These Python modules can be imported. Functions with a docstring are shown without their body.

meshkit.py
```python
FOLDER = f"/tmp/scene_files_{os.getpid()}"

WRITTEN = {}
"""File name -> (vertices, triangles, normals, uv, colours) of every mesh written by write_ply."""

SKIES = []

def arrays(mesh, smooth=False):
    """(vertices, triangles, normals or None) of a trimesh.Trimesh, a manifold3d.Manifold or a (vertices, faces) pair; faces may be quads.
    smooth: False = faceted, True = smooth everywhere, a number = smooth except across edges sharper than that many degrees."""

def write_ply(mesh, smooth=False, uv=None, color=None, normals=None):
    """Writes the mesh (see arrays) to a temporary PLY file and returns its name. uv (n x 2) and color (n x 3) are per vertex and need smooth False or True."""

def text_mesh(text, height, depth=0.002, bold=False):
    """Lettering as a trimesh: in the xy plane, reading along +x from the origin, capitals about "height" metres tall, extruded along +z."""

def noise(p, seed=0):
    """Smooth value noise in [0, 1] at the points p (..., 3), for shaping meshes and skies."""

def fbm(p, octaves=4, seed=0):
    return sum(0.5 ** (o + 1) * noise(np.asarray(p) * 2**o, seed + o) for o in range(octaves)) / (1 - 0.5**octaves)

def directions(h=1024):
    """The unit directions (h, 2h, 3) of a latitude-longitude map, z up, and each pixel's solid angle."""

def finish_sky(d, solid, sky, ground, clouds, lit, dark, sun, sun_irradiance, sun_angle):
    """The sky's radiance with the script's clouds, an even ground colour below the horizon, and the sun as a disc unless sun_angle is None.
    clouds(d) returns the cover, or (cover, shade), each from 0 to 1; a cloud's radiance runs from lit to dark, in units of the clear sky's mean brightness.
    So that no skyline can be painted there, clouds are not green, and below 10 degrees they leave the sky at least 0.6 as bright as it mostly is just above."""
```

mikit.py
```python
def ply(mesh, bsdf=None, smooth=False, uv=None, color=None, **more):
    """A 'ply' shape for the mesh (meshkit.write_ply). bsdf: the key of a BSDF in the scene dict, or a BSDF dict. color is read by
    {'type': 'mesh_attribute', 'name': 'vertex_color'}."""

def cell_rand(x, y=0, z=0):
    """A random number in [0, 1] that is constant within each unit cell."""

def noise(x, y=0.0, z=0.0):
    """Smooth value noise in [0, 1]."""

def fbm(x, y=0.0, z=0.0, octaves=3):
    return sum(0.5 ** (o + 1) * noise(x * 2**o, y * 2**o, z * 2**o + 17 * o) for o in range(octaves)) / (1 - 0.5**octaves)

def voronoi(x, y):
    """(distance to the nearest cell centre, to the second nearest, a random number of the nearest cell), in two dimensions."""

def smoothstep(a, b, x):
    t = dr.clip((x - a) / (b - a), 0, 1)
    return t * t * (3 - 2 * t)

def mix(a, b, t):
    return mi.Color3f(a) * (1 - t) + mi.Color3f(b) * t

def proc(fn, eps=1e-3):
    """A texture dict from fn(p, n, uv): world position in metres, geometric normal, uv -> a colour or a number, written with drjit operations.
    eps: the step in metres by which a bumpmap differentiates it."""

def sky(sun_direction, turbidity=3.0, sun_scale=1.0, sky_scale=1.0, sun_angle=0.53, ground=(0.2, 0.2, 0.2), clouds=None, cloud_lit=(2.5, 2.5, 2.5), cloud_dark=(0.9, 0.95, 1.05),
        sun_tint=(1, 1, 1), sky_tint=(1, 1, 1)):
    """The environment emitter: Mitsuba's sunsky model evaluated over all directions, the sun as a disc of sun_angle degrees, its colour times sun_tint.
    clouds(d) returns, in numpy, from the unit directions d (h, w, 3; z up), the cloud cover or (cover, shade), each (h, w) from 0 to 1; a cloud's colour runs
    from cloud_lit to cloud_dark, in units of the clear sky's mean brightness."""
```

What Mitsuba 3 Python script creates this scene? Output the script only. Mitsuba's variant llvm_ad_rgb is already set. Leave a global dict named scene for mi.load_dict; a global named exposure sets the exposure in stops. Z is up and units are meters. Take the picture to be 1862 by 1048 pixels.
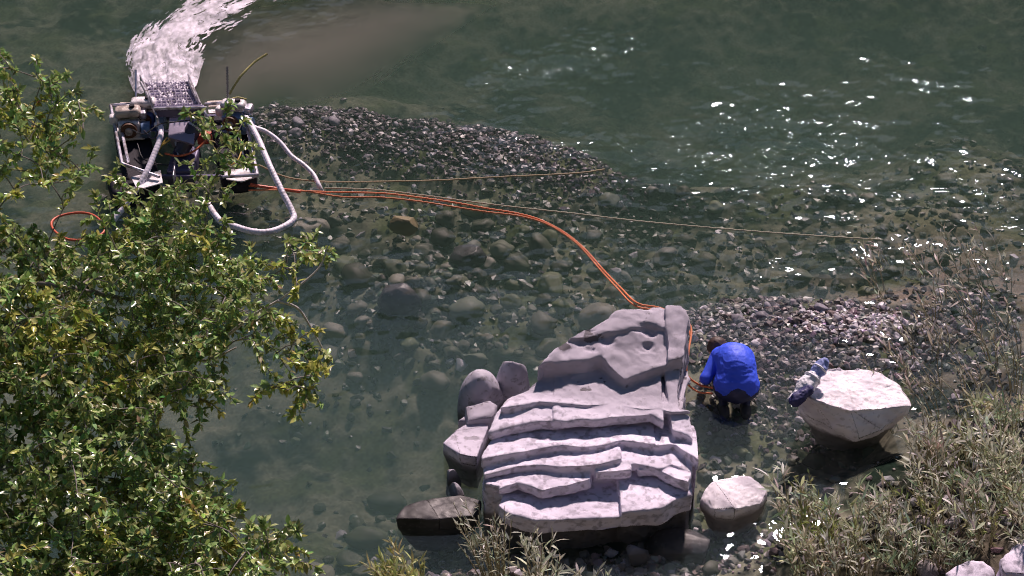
import math, random, numpy as np, trimesh, manifold3d as m3, shapely.geometry as sg
import mitsuba as mi, drjit as dr, mikit, meshkit
T = mi.ScalarTransform4f
# ------------------------------------------------------------------ camera, sky, exposure
CAM_H, PITCH, FPX, W0, H0 = 9.6, math.radians(35), 3000.0, 1862, 1048
exposure = 2.1
scene, labels = {}, {}
scene['camera'] = {'type': 'perspective', 'fov': math.degrees(2*math.atan(W0/2/FPX)), 'fov_axis': 'x', 'near_clip': 0.1, 'far_clip': 3000.0,
    'to_world': T().look_at(origin=[0, 0, CAM_H], target=[0, math.cos(PITCH), CAM_H-math.sin(PITCH)], up=[0, 0, 1])}
SUN_AZ, SUN_EL = math.radians(16), math.radians(45)
SUN = [math.sin(SUN_AZ)*math.cos(SUN_EL), math.cos(SUN_AZ)*math.cos(SUN_EL), math.sin(SUN_EL)]
scene['daylight'] = mikit.sky(SUN, turbidity=3, sun_angle=4.0, sky_scale=.40, sun_tint=(.95, .92, 1.20), sky_tint=(1.0, .96, .99))
rng = np.random.default_rng(7)
random.seed(7)
fbm, noise = meshkit.fbm, meshkit.noise

def ray(px, py):
    u, v = (px-W0/2)/FPX, (py-H0/2)/FPX
    return np.array([u, math.cos(PITCH)-v*math.sin(PITCH), -math.sin(PITCH)-v*math.cos(PITCH)])
def P(px, py, z=0.0):
    """Point of the level z that the photograph shows at (px, py)."""
    d = ray(px, py)
    return np.array([0, 0, CAM_H])+d*((z-CAM_H)/d[2])
def R(px, py, dist):
    d = ray(px, py)
    return np.array([0, 0, CAM_H])+d/np.linalg.norm(d)*dist

# ------------------------------------------------------------------ bookkeeping
def label(key, text=None, cat=None, group=None, kind=None):
    d = {k: v for k, v in (('label', text), ('category', cat), ('group', group), ('kind', kind)) if v}
    labels[key] = d
def numbered(key):
    k, n = key, 0
    while k in scene or k in labels or any(s.startswith(k+'__') for s in scene):
        n += 1; k = f'{key}_{n:03d}'
    return k
_used = {}
def fresh(key):
    n = _used.get(key, -1)+1; _used[key] = n
    return key if n == 0 else f'{key}_{n:03d}'
def put(key, mesh, mat, smooth=40, color=None, **more):
    key = fresh(key)
    scene[key] = mikit.ply(mesh, mat, smooth=smooth, color=color, **more)
    return key
def thing(key, text, cat, group=None):
    key = fresh(key); label(key, text, cat, group); return key
def tag(key, text, cat, group=None, kind=None):
    label(key, text, cat, group, kind); return key

# ------------------------------------------------------------------ materials
def rgb(*c): return {'type': 'rgb', 'value': list(map(float, c))}
def mat(name, base, rough=.5, metallic=0.0, spec=.5, two=True, **kw):
    b = {'type': 'principled', 'base_color': base if isinstance(base, dict) else rgb(*base), 'roughness': rough, 'metallic': metallic, 'specular': spec, **kw}
    scene[name] = {'type': 'twosided', 'b': b} if two else b
VC = {'type': 'mesh_attribute', 'name': 'vertex_color'}
mixc, sstep, nz, pf = mikit.mix, mikit.smoothstep, mikit.noise, mikit.fbm
def bed_color(p, n, uv):
    a = pf(p.x*1.3, p.y*1.3, 3.0, 4); b = pf(p.x*7, p.y*7, p.z*7, 4); c = nz(p.x*40, p.y*40, p.z*40)
    col = mixc((.012, .022, .016), (.21, .21, .155), sstep(.36, .62, a*.62+b*.38))
    col = mixc(col, (.09, .11, .05), sstep(.5, .7, pf(p.x*2.2+9, p.y*2.2, 1.0, 3))*.7)
    # brown silt spread over the shallows on the right, as in the photograph
    silt = sstep(2.2, 4.2, p.x)*sstep(10.8, 12.3, p.y)*(1-sstep(14.2, 16.0, p.y))
    col = mixc(col, (.22, .17, .15), silt*sstep(.3, .65, a)*.8)
    # dry earth above the water line
    col = mixc(col, (.095, .085, .065), sstep(.02, .25, p.z))
    hill = sstep(1.5, 4.0, p.z)
    col = mixc(col, (.05, .07, .03), hill)
    return col*(0.75+.5*c)
scene['bed_material'] = {'type': 'diffuse', 'reflectance': mikit.proc(bed_color)}
def slab_color(p, n, uv):
    a = pf(p.x*4, p.y*4, p.z*4, 4); b = pf(p.x*22, p.y*22, p.z*22, 3); s = pf(p.x*1.2, p.y*2.5, p.z*9, 3)
    col = mixc((.54, .50, .60), (.74, .69, .81), sstep(.3, .7, a*.6+s*.4))
    col = mixc(col, (.24, .22, .27), sstep(.48, .76, b)*.7)
    old = sstep(10.95, 11.35, p.y+.35*(a-.5)+.15*p.x)          # weathered grey skin on the upper end
    col = mixc(col, mixc((.24, .225, .265), (.46, .43, .51), a), old*.85)
    col = mixc(col, (.05, .045, .05), sstep(.66, .74, pf(p.x*9, p.y*9, p.z*9, 4))*(.25+.55*old))
    wet = 1-sstep(.02, .14, p.z+.06*(a-.5))
    return mixc(col, (.07, .065, .06), wet*.8)
mat('slab_material', mikit.proc(slab_color), .75, spec=.25)
def pale_color(p, n, uv):
    a = pf(p.x*5, p.y*5, p.z*5, 4); b = pf(p.x*30, p.y*30, p.z*30, 3)
    col = mixc((.60, .56, .63), (.83, .79, .84), sstep(.3, .7, a))
    col = mixc(col, (.38, .34, .36), sstep(.56, .75, b)*.5)
    wet = 1-sstep(.0, .10, p.z+.05*(a-.5))
    return mixc(col, (.09, .08, .075), wet*.8)
mat('pale_rock', mikit.proc(pale_color), .7, spec=.3)
def grey_color(p, n, uv):
    a = pf(p.x*5, p.y*5, p.z*5, 4); b = pf(p.x*26, p.y*26, p.z*26, 3)
    col = mixc((.22, .21, .25), (.44, .42, .49), sstep(.3, .7, a))
    col = mixc(col, (.13, .125, .13), sstep(.55, .75, b)*.6)
    wet = 1-sstep(.0, .12, p.z+.05*(a-.5))
    return mixc(col, (.05, .048, .045), wet*.8)
mat('grey_rock', mikit.proc(grey_color), .65, spec=.35)
def dark_color(p, n, uv):
    a = pf(p.x*6, p.y*6, p.z*6, 4); b = pf(p.x*30, p.y*30, p.z*30, 3)
    col = mixc((.018, .017, .019), (.05, .047, .052), sstep(.3, .7, a))
    return mixc(col, (.10, .097, .105), sstep(.6, .75, b)*.4)
mat('dark_rock', mikit.proc(dark_color), .5, spec=.4)
mat('stone_material', VC, .42, spec=.5)
mat('cobble_material', VC, .6, spec=.3)
mat('aluminium', mikit.proc(lambda p, n, uv: mixc((.62, .60, .70), (.16, .13, .11), sstep(.45, .72, pf(p.x*16, p.y*16, p.z*16, 4))*.75)), 0.38, 0.8)
mat('dark_steel', (.10, .09, .16), .4, .3)
mat('black_plastic', (.012, .011, .018), .65, spec=.25)
mat('white_plastic', mikit.proc(lambda p, n, uv: mixc((.74, .71, .74), (.16, .13, .11), sstep(.45, .72, pf(p.x*16, p.y*16, p.z*16, 4))*.75)), 0.4, 0.0)
mat('tan_plastic', mikit.proc(lambda p, n, uv: mixc((.55, .47, .42), (.16, .13, .11), sstep(.45, .72, pf(p.x*16, p.y*16, p.z*16, 4))*.75)), 0.45, 0.0)
mat('blue_paint', (.05, .09, .34), .35)
mat('steel_blue', (.14, .22, .38), .4, .2)
mat('brown_rubber', (.10, .045, .025), .6)
mat('red_paint', (.35, .05, .03), .5)
mat('hose_white', mikit.proc(lambda p, n, uv: mixc((.74, .70, .80), (.30, .27, .26), sstep(.5, .8, pf(p.x*16, p.y*16, p.z*16, 4))*.75)), 0.45, 0.0)
mat('hose_black', (.05, .045, .07), .3)
mat('hose_orange', (.55, .13, .05), .45)
mat('hose_yellow', (.60, .42, .10), .45)
mat('rope_orange', (.62, .19, .08), .6)
mat('rope_tan', (.36, .28, .17), .7)
mat('rope_pale', (.38, .36, .27), .7)
mat('red_coil', (.50, .10, .05), .45)
mat('cable_black', (.015, .015, .02), .5)
mat('pale_bark', (.46, .42, .40), .7)
mat('pole_wood', (.26, .24, .27), .7)
mat('twig_yellow', (.38, .34, .12), .7)
mat('bark', mikit.proc(lambda p, n, uv: mixc((.10, .085, .08), (.30, .27, .26), pf(p.x*30, p.y*30, p.z*8, 3))), .8)
mat('wetsuit', mikit.proc(lambda p, n, uv: mixc((.035, .085, .75), (.06, .13, .88), pf(p.x*14, p.y*14, p.z*14, 3))), .55, spec=.3, sheen=.2)
mat('shade_painted_legs', mikit.proc(lambda p, n, uv: mixc((.012, .014, .05), (.025, .03, .10), pf(p.x*20, p.y*20, p.z*20, 3))), .5)  # dark navy carries the shade of the lower body in its colour
mat('boot_rubber', (.02, .02, .03), .5)
mat('skin', (.52, .30, .23), .5)
mat('hair_brown', (.06, .035, .03), .6)
mat('strap_blue', (.22, .27, .55), .6)
mat('strap_navy', (.03, .03, .12), .6)
mat('strap_white', (.72, .72, .78), .6)
mat('foam', (.66, .63, .70), .6, spec=.3)
mat('foam_water', VC, .65, spec=.25)
mat('ochre_stone', (.17, .135, .07), .6)
mat('mesh_steel', (.40, .36, .47), .4, .5)

# ------------------------------------------------------------------ mesh helpers
def grid(xs, ys, zf):
    X, Y = np.meshgrid(xs, ys); Z = zf(X, Y)
    v = np.stack([X, Y, Z], -1).reshape(-1, 3); i = np.arange(X.size).reshape(X.shape)
    f = np.vstack([np.stack([i[:-1, :-1], i[:-1, 1:], i[1:, 1:]], -1).reshape(-1, 3), np.stack([i[:-1, :-1], i[1:, 1:], i[1:, :-1]], -1).reshape(-1, 3)])
    return v, f, i
def spline(pts, n=12):
    p = np.asarray(pts, float); q = np.vstack([2*p[0]-p[1], p, 2*p[-1]-p[-2]]); out = []
    for i in range(len(p)-1):
        a, b, c, d = q[i:i+4]
        for t in np.linspace(0, 1, n, endpoint=False):
            out.append(.5*((2*b)+(c-a)*t+(2*a-5*b+4*c-d)*t*t+(3*b-a-3*c+d)*t**3))
    return np.array(out+[p[-1]])
def tube(pts, r, sides=8, cap=True, ribs=0):
    p = np.asarray(pts, float); n = len(p)
    if ribs:                                                      # corrugated hose: resample, then swell every other ring
        L = np.append(0, np.cumsum(np.linalg.norm(np.diff(p, axis=0), axis=1))); n = int(L[-1]/.010); q = np.linspace(0, L[-1], n)
        p = np.stack([np.interp(q, L, p[:, k]) for k in range(3)], 1); r = r+ribs*np.sin(np.arange(n)*np.pi/2)
    r = np.broadcast_to(r, (n,))
    t = np.gradient(p, axis=0); t /= np.linalg.norm(t, axis=1, keepdims=True)+1e-12
    a = np.cross(t, [0, 0, 1.0]) if np.abs(t[:, 2]).max() < .95 else np.cross(t, [.31, .95, 0.05])
    a /= np.linalg.norm(a, axis=1, keepdims=True)+1e-12
    b = np.cross(a, t); g = np.arange(sides)*2*np.pi/sides
    v = p[:, None]+r[:, None, None]*(np.cos(g)[None, :, None]*a[:, None]+np.sin(g)[None, :, None]*b[:, None])
    i, j = np.meshgrid(np.arange(n-1), np.arange(sides), indexing='ij')
    q = np.stack([i*sides+j, i*sides+(j+1) % sides, (i+1)*sides+(j+1) % sides, (i+1)*sides+j], -1).reshape(-1, 4)
    f = np.vstack([q[:, [0, 1, 2]], q[:, [0, 2, 3]]]); v = v.reshape(-1, 3)
    if cap:
        k = np.arange(sides); v = np.vstack([v, p[:1], p[-1:]]); c0, c1 = len(v)-2, len(v)-1; e = (n-1)*sides
        f = np.vstack([f, np.stack([np.full(sides, c0), (k+1) % sides, k], 1), np.stack([np.full(sides, c1), e+k, e+(k+1) % sides], 1)])
    return trimesh.Trimesh(v, f, process=False)
def frame(a, b, up=(0, 0, 1)):
    y = np.asarray(b, float)-a; L = np.linalg.norm(y); y /= L
    x = np.cross(y, up); x /= np.linalg.norm(x); z = np.cross(x, y)
    M = np.eye(4); M[:3, 0], M[:3, 1], M[:3, 2], M[:3, 3] = x, y, z, (np.asarray(a)+b)/2
    return M, L
def rbox(sx, sy, sz, r=.012, seg=8):
    c = [np.array([x, y, z]) for x in (-1, 1) for y in (-1, 1) for z in (-1, 1)]
    h = np.array([sx, sy, sz])/2-r
    m = m3.Manifold.batch_hull([m3.Manifold.sphere(r, seg).translate((q*h).tolist()) for q in c]).to_mesh()
    return trimesh.Trimesh(m.vert_properties[:, :3], m.tri_verts, process=False)
def bar(a, b, w, h, r=.008, up=(0, 0, 1)):
    M, L = frame(a, b, up); m = rbox(w, L, h, min(r, w/2.2, h/2.2)); m.apply_transform(M); return m
def rod(a, b, r, sides=10): return tube([a, (np.asarray(a)+b)/2, b], r, sides)
def cat(*m): return trimesh.util.concatenate(list(m))
def at(mesh, pos, rz=0.0, rx=0.0, ry=0.0):
    m = mesh.copy()
    m.apply_transform(trimesh.transformations.euler_matrix(rx, ry, rz)); m.apply_translation(pos); return m
def rough(mesh, amp, freq, seed=0, octaves=4):
    m = mesh.copy(); v = np.array(m.vertices)
    m.vertices = v+np.array(m.vertex_normals)*((fbm(v*freq+seed*3.7, octaves, seed)-.5)*2*amp)[:, None]; return m

# ------------------------------------------------------------------ the river bed and the water
DEPTH = [(480,165,-0.155,.4),(560,170,-0.145,.4),(650,176,-0.145,.4),(730,184,-0.195,.4),(810,186,-0.145,.4),(890,198,-0.135,.4),(960,220,-0.145,.4),(1030,245,-0.185,.4),(1090,280,-0.255,.4),(520,205,-0.165,.4),(640,215,-0.185,.4),(760,218,-0.225,.4),(850,225,-0.155,.4),(960,250,-0.175,.4),(560,245,-0.325,.4),(680,255,-0.385,.4),(850,268,-0.265,.4),(960,285,-0.305,.4),
 (470,90,-.6,.6),(620,100,-.5,.6),(800,110,-.5,.6),(980,150,-.5,.6),(700,285,-.34,.4), (600,310,-.45,.5),(800,320,-.45,.5),(960,330,-.42,.5),(700,420,-.40,.8),(820,430,-.38,.8),(950,420,-.42,.8),(700,520,-.42,.8),(820,540,-.5,.8),(950,520,-.6,.8),(1060,450,-.45,.8),(1100,380,-.4,.7),
 (600,620,-1.0,.9),(500,720,-1.25,1.),(650,760,-1.15,.9),(800,640,-.95,.7),(560,860,-.9,.8),(450,600,-.95,1.),(700,880,-.75,.7),(330,280,-.7,.9),(250,400,-.7,.9),(480,330,-.4,.6),(500,450,-.7,.7),
 (500,60,-1.0,1.2),(900,80,-1.3,1.4),(1200,80,-1.5,1.4),(1500,80,-1.5,1.4),(1250,180,-1.0,1.0),(1500,180,-1.0,1.),(1800,60,-1.2,1.2),(1750,210,-.5,.8),(1840,300,-.4,.7),(200,60,-.9,1.5),
 (1200,300,-.4,.8),(1400,300,-.4,.8),(1550,300,-.4,.8),(1200,440,-.75,.8),(1380,420,-.55,.7),(1560,420,-.3,.6),(1680,380,-.25,.5),(1800,430,-.4,.6),
 (1290,560,-.08,.45),(1360,560,-.03,.4),(1440,570,.0,.4),(1520,585,.03,.4),(1600,590,.03,.4),(1660,560,-.05,.4),(1300,640,-.1,.4),(1420,640,-.07,.4),(1550,640,-.06,.4),(1700,620,-.06,.5),
 (1750,540,-.12,.6),(1850,560,-.14,.6),(1720,720,-.08,.5),(1830,700,-.02,.6),(1330,700,-.18,.4),(1340,770,-.24,.4),(1290,860,-.32,.4),(1360,870,-.3,.4),(1430,790,-.25,.4),(1280,960,-.22,.4),(1450,910,-.15,.4),
 (1560,920,.05,.4),(1650,940,.14,.5),(1800,900,.18,.6),(1800,800,.06,.5),(1860,1040,.42,.6),(1560,1040,.22,.5),(1400,1040,.02,.4),(1150,1040,-.03,.4),(960,1050,.06,.4),(760,1055,.0,.4),(830,960,-.22,.4),(1050,970,-.25,.4),(300,1040,-.5,.7),(520,1020,-.6,.6)]
_D = np.array([[*P(a, b)[:2], c, r] for a, b, c, r in DEPTH])
def bed_base(X, Y):
    num = np.full(X.shape, -.75*.05); den = np.full(X.shape, .05)
    for x, y, d, r in _D:
        w = np.exp(-((X-x)**2+(Y-y)**2)/(r*r)); num += w*d; den += w
    z = num/den
    near = np.clip(9.3-Y, 0, None); z = z*np.exp(-near*2)+near*.82*(1-np.exp(-near*1.5))
    far = np.clip(Y-29, 0, None); z = z+np.where(far > 0, np.minimum(far*.85, 70+far*.05), 0)  # unseen far bank, steepened to block sky reflection and darken the water
    return z
def bed(X, Y):
    z = bed_base(X, Y); p = np.stack([X, Y, 0*X], -1)
    amp = np.clip(-z, .06, .6)
    z = z+amp*.55*(fbm(p*1.6, 4, 3)-.5)+.05*(fbm(p*7, 3, 5)-.5)*2*np.clip(amp*3, .4, 1)
    far = np.clip(np.abs(X)-9, 0, None)+np.clip(Y-24, 0, None)+np.clip(8-Y, 0, None)
    return z+np.clip(far*.04, 0, 1.2)*(fbm(p*.22, 4, 8)-.5)*2
def spaced(a, b, step, lo, hi, grow=1.25):
    mid = list(np.arange(a, b, step)); s, x, left, right = step, a, [], []
    while x > lo: s *= grow; x -= s; left.append(max(x, lo))
    s, x = step, mid[-1]
    while x < hi: s *= grow; x += s; right.append(min(x, hi))
    return np.array(left[::-1]+mid+right)
v, f, _ = grid(spaced(-8.2, 8.2, .04, -400, 400), spaced(8.8, 22.4, .04, -60, 500), bed)
tag(put('riverbed', (v, f), 'bed_material', True), 'stony riverbed rising to the bank', None, kind='structure')

def wave(X, Y):
    q = np.stack([X, Y, 0*X], -1)
    zone = np.zeros(X.shape)+.20
    for px, py, r, a in ((1140,290,.5,1.9),(1250,265,.6,2.2),(1380,275,.7,1.9),(1540,255,.8,1.7),(1680,310,.7,1.4),(1830,380,.7,1.4),(1700,150,.9,.6),(920,115,.5,3.2),(1080,100,.6,2.2),(1480,170,1.0,.5),(1290,430,.5,.8),(1400,440,.5,.7),(1580,400,.6,.8),(1780,480,.5,.7),(800,230,.5,.3),(960,240,.5,.3),(1340,885,.30,.22),(880,235,.9,.5),(1540,600,.5,.4),(960,255,.5,1.2),(330,60,.9,1.2),(480,20,1.,1.0),(500,420,.4,.4)):
        x, y, _ = P(px, py); zone += a*np.exp(-((X-x)**2+(Y-y)**2)/(r*r))
    warp = q+.25*np.stack([fbm(q*1.1, 2, 41)-.5, fbm(q*1.1, 2, 42)-.5, 0*X], -1)
    patch = np.clip(.25+2.2*(fbm(q*np.array([1.3, 2.0, 1])+5, 3, 31)-.35), .12, 2)
    w = .020*(fbm(warp*np.array([2.5, 3.6, 1]), 2, 11)-.5)+.0145*(fbm(warp*np.array([6.5, 8, 1])+3, 2, 12)-.5)+.005*(fbm(warp*np.array([15, 17, 1]), 2, 13)-.5)
    edge = np.clip((9.0-np.abs(X))/1.5, .0, 1)*np.clip((23.5-Y)/1.5, 0, 1)
    return (w*zone*patch*2.7)*edge
xs, ys = spaced(-7.9, 7.9, .024, -120, 120, 1.3), spaced(9.0, 21.6, .022, 6, 31, 1.3)
v, f, i = grid(xs, ys, wave)
loop = np.concatenate([i[0, :], i[1:, -1], i[-1, -2::-1], i[-2:0:-1, 0]]); k = np.arange(len(loop)); k2 = (k+1) % len(loop); n = len(v)
vb = v[loop].copy(); vb[:, 2] = -4
water = (np.vstack([v, vb, [[0, 15, -4.0]]]), np.vstack([f, np.stack([loop[k], n+k, n+k2], 1), np.stack([loop[k], n+k2, loop[k2]], 1), np.stack([np.full(len(k), n+len(k)), n+k2, n+k], 1)]))
scene['water_medium'] = {'type': 'homogeneous', 'albedo': rgb(.16, .265, .222), 'sigma_t': .50}
for k in range(6):                                                # clear river water thickening to silt
    t = (k+1)/6; scene[f'silt_medium_{k}'] = {'type': 'homogeneous', 'albedo': rgb(*(np.array([.16, .265, .222])*(1-t**.7)+np.array([.54, .505, .46])*t**.7)), 'sigma_t': .50+1.0*t}
scene['water_surface'] = {'type': 'thindielectric', 'int_ior': 1.33}
tag(put('river_water', water, 'water_surface', True, interior={'type': 'ref', 'id': 'water_medium'}), 'clear green river water with small glittering ripples', None, kind='structure')

# ------------------------------------------------------------------ stones
def stone_shape(seed, sub=2, flat=.7, lump=.34):
    r = np.random.default_rng(seed); m = trimesh.creation.icosphere(sub, 1.0); v = np.array(m.vertices)
    for _ in range(5):                                            # worn facets
        d = r.normal(size=3); d /= np.linalg.norm(d); h = r.uniform(.62, .92); s = v@d; v -= np.clip(s-h, 0, None)[:, None]*d*.85
    v *= 1+lump*(fbm(v*1.4+seed*5.1, 3, seed)-.5)[:, None]*2
    return v*np.array([1, r.uniform(.65, .95), flat*r.uniform(.8, 1.1)]), np.array(m.faces)
GRAVEL = [stone_shape(100+k, 1) for k in range(8)]
_hull = []
for k in range(10):
    h = trimesh.convex.convex_hull((lambda q: q/np.linalg.norm(q, axis=1, keepdims=True)*np.random.default_rng(k+50).uniform(.75, 1, (16, 1)))(np.random.default_rng(k).normal(size=(16, 3)))); h.vertices /= np.abs(h.vertices).max(); _hull.append((np.array(h.vertices)*[1, .85, .7], np.array(h.faces)))
def scatter(spots, sizes, colors, shapes, seed=0):
    r = np.random.default_rng(seed); V, F, C, n = [], [], [], 0
    for (x, y, z), s, c in zip(spots, sizes, colors):
        v, f = shapes[r.integers(len(shapes))]
        M = trimesh.transformations.euler_matrix(r.normal(0, .35), r.normal(0, .35), r.uniform(0, 6.28))[:3, :3]
        V.append((v*s)@M.T+[x, y, z]); F.append(f+n); C.append(np.tile(c, (len(v), 1))); n += len(v)
    return np.vstack(V), np.vstack(F), np.vstack(C)
def bedz(x, y): return bed(np.asarray(x, float), np.asarray(y, float))
def pick_px(count, blobs, seed):
    """Spots on the river level, drawn from pixel-sized normal clusters turned into ground points."""
    r = np.random.default_rng(seed); w = np.array([b[4] for b in blobs], float); w /= w.sum(); out = []
    for k in r.choice(len(blobs), count, p=w):
        b = blobs[k]; out.append(P(b[0]+r.normal()*b[2], b[1]+r.normal()*b[3])[:2])
    return np.array(out)
def gravel(key, text, count, blobs, smin, smax, seed, tone, bright=.12, lift=.25):
    xy = pick_px(count, blobs, seed); r = np.random.default_rng(seed+1)
    s = smin+(smax-smin)*r.random(count)**2.2
    z = bedz(xy[:, 0], xy[:, 1])+s*lift
    c = np.array(tone)*r.uniform(.45, 1.5, (count, 1))*(1+.1*r.normal(size=(count, 3)))
    pale = r.random(count) < bright; c[pale] = np.array([.50, .47, .52])*r.uniform(.7, 1.1, (pale.sum(), 1))
    v, f, col = scatter(np.column_stack([xy, z]), s, np.clip(c, .02, .8), _hull, seed)
    tag(put(key, (v, f), 'stone_material', False, color=col), text, None, kind='stuff')
gravel('gravel_bar', 'dark violet grey gravel awash beyond and right of the dredge', 6200, [(500,178,70,28,1.3),(590,186,70,28,1.5),(690,198,60,32,1.0),(810,202,70,34,1.8),(900,218,65,36,2.0),(980,248,60,34,1.2),(1080,280,60,30,.8),(600,230,110,30,1.),(880,245,100,30,1.2)], .014, .055, 1, (.072, .060, .072), .06)
gravel('gravel_bar', 'wet dark gravel around the crouching person, pale where it is dry', 4600, [(1300,560,40,30,1.2),(1380,570,50,30,1.5),(1470,590,60,25,1.5),(1560,585,50,18,1.6),(1330,640,40,40,1),(1480,640,90,30,1.5),(1640,620,60,40,1),(1420,700,90,40,1.2),(1750,560,70,40,.8)], .014, .06, 2, (.11, .098, .10), .09)
gravel('pale_gravel', 'small patch of pale dry gravel on the shallow bar', 560, [(1530,590,36,13,1),(1600,585,28,10,.8),(1475,600,14,6,.2)], .014, .042, 3, (.40, .37, .42), .5, .6)
gravel('shore_pebbles', 'small stones on the near shore below the shrubs', 1600, [(1300,960,80,50,1.5),(1450,1000,80,40,1),(1750,950,90,60,1.5),(1100,1020,80,25,1),(1800,780,60,60,1),(800,1020,60,30,.5)], .015, .07, 4, (.17, .155, .15), .06)
gravel('bed_pebbles', 'small dark stones covering the bed under the water', 4800, [(750,450,130,60,2),(950,450,130,60,2),(1200,430,120,60,1.2),(1350,380,150,60,1.2),(1600,400,150,60,1.2),(700,330,160,30,1),(1000,340,120,25,1),(1340,820,70,70,1.0),(700,900,80,60,.8),(600,560,150,60,.6),(1760,300,80,90,1.2),(1250,560,60,60,.4),(330,300,130,90,.6),(1750,640,90,80,.6)], .02, .085, 5, (.065, .078, .062), .02, .05)

COB = [stone_shape(300+k, 2, .62) for k in range(14)]
def cobbles(count, blobs, smin, smax, seed, text, group, tones, avoid=()):
    xy = pick_px(count*2, blobs, seed); r = np.random.default_rng(seed+1); kept = []
    for p in xy:
        s = smin+(smax-smin)*r.random()**1.8
        if all((p[0]-q[0])**2+(p[1]-q[1])**2 > (.75*(s+q[2]))**2 for q in kept): kept.append((p[0], p[1], s))
        if len(kept) >= count: break
    for x, y, s in kept:
        v, f = COB[r.integers(len(COB))]; c = np.array(tones[r.integers(len(tones))])*r.uniform(.7, 1.3)
        M = trimesh.transformations.euler_matrix(r.normal(0, .2), r.normal(0, .2), r.uniform(0, 6.28))[:3, :3]
        w = (v*s)@M.T; mott = .65+.7*fbm(w*9+seed, 3, 4)
        tag(put('cobble', (w+[x, y, float(bedz(x, y))+s*.22], f), 'cobble_material', True, color=np.clip(c*mott[:, None], .01, .8)), text, 'stone', group)
TONES = [(.09, .10, .07), (.14, .14, .11), (.06, .07, .045), (.20, .19, .16), (.11, .125, .07), (.05, .055, .04)]
cobbles(135, [(750,430,110,50,1.4),(900,440,120,55,1.6),(740,530,80,35,1.2),(880,520,90,40,1.),(1050,430,60,50,.7),(620,380,60,30,.5)], .06, .25, 21, 'dull green grey cobble lying under water between the dredge and the slab', 'sunken cobbles between the dredge and the slab', TONES)
cobbles(50, [(1250,380,80,60,1),(1450,400,100,50,1),(1640,400,70,60,1),(1780,250,60,70,1.)], .05, .16, 23, 'dark cobble on the bed of the rippled shallows at right', 'cobbles in the rippled shallows', TONES)
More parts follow.
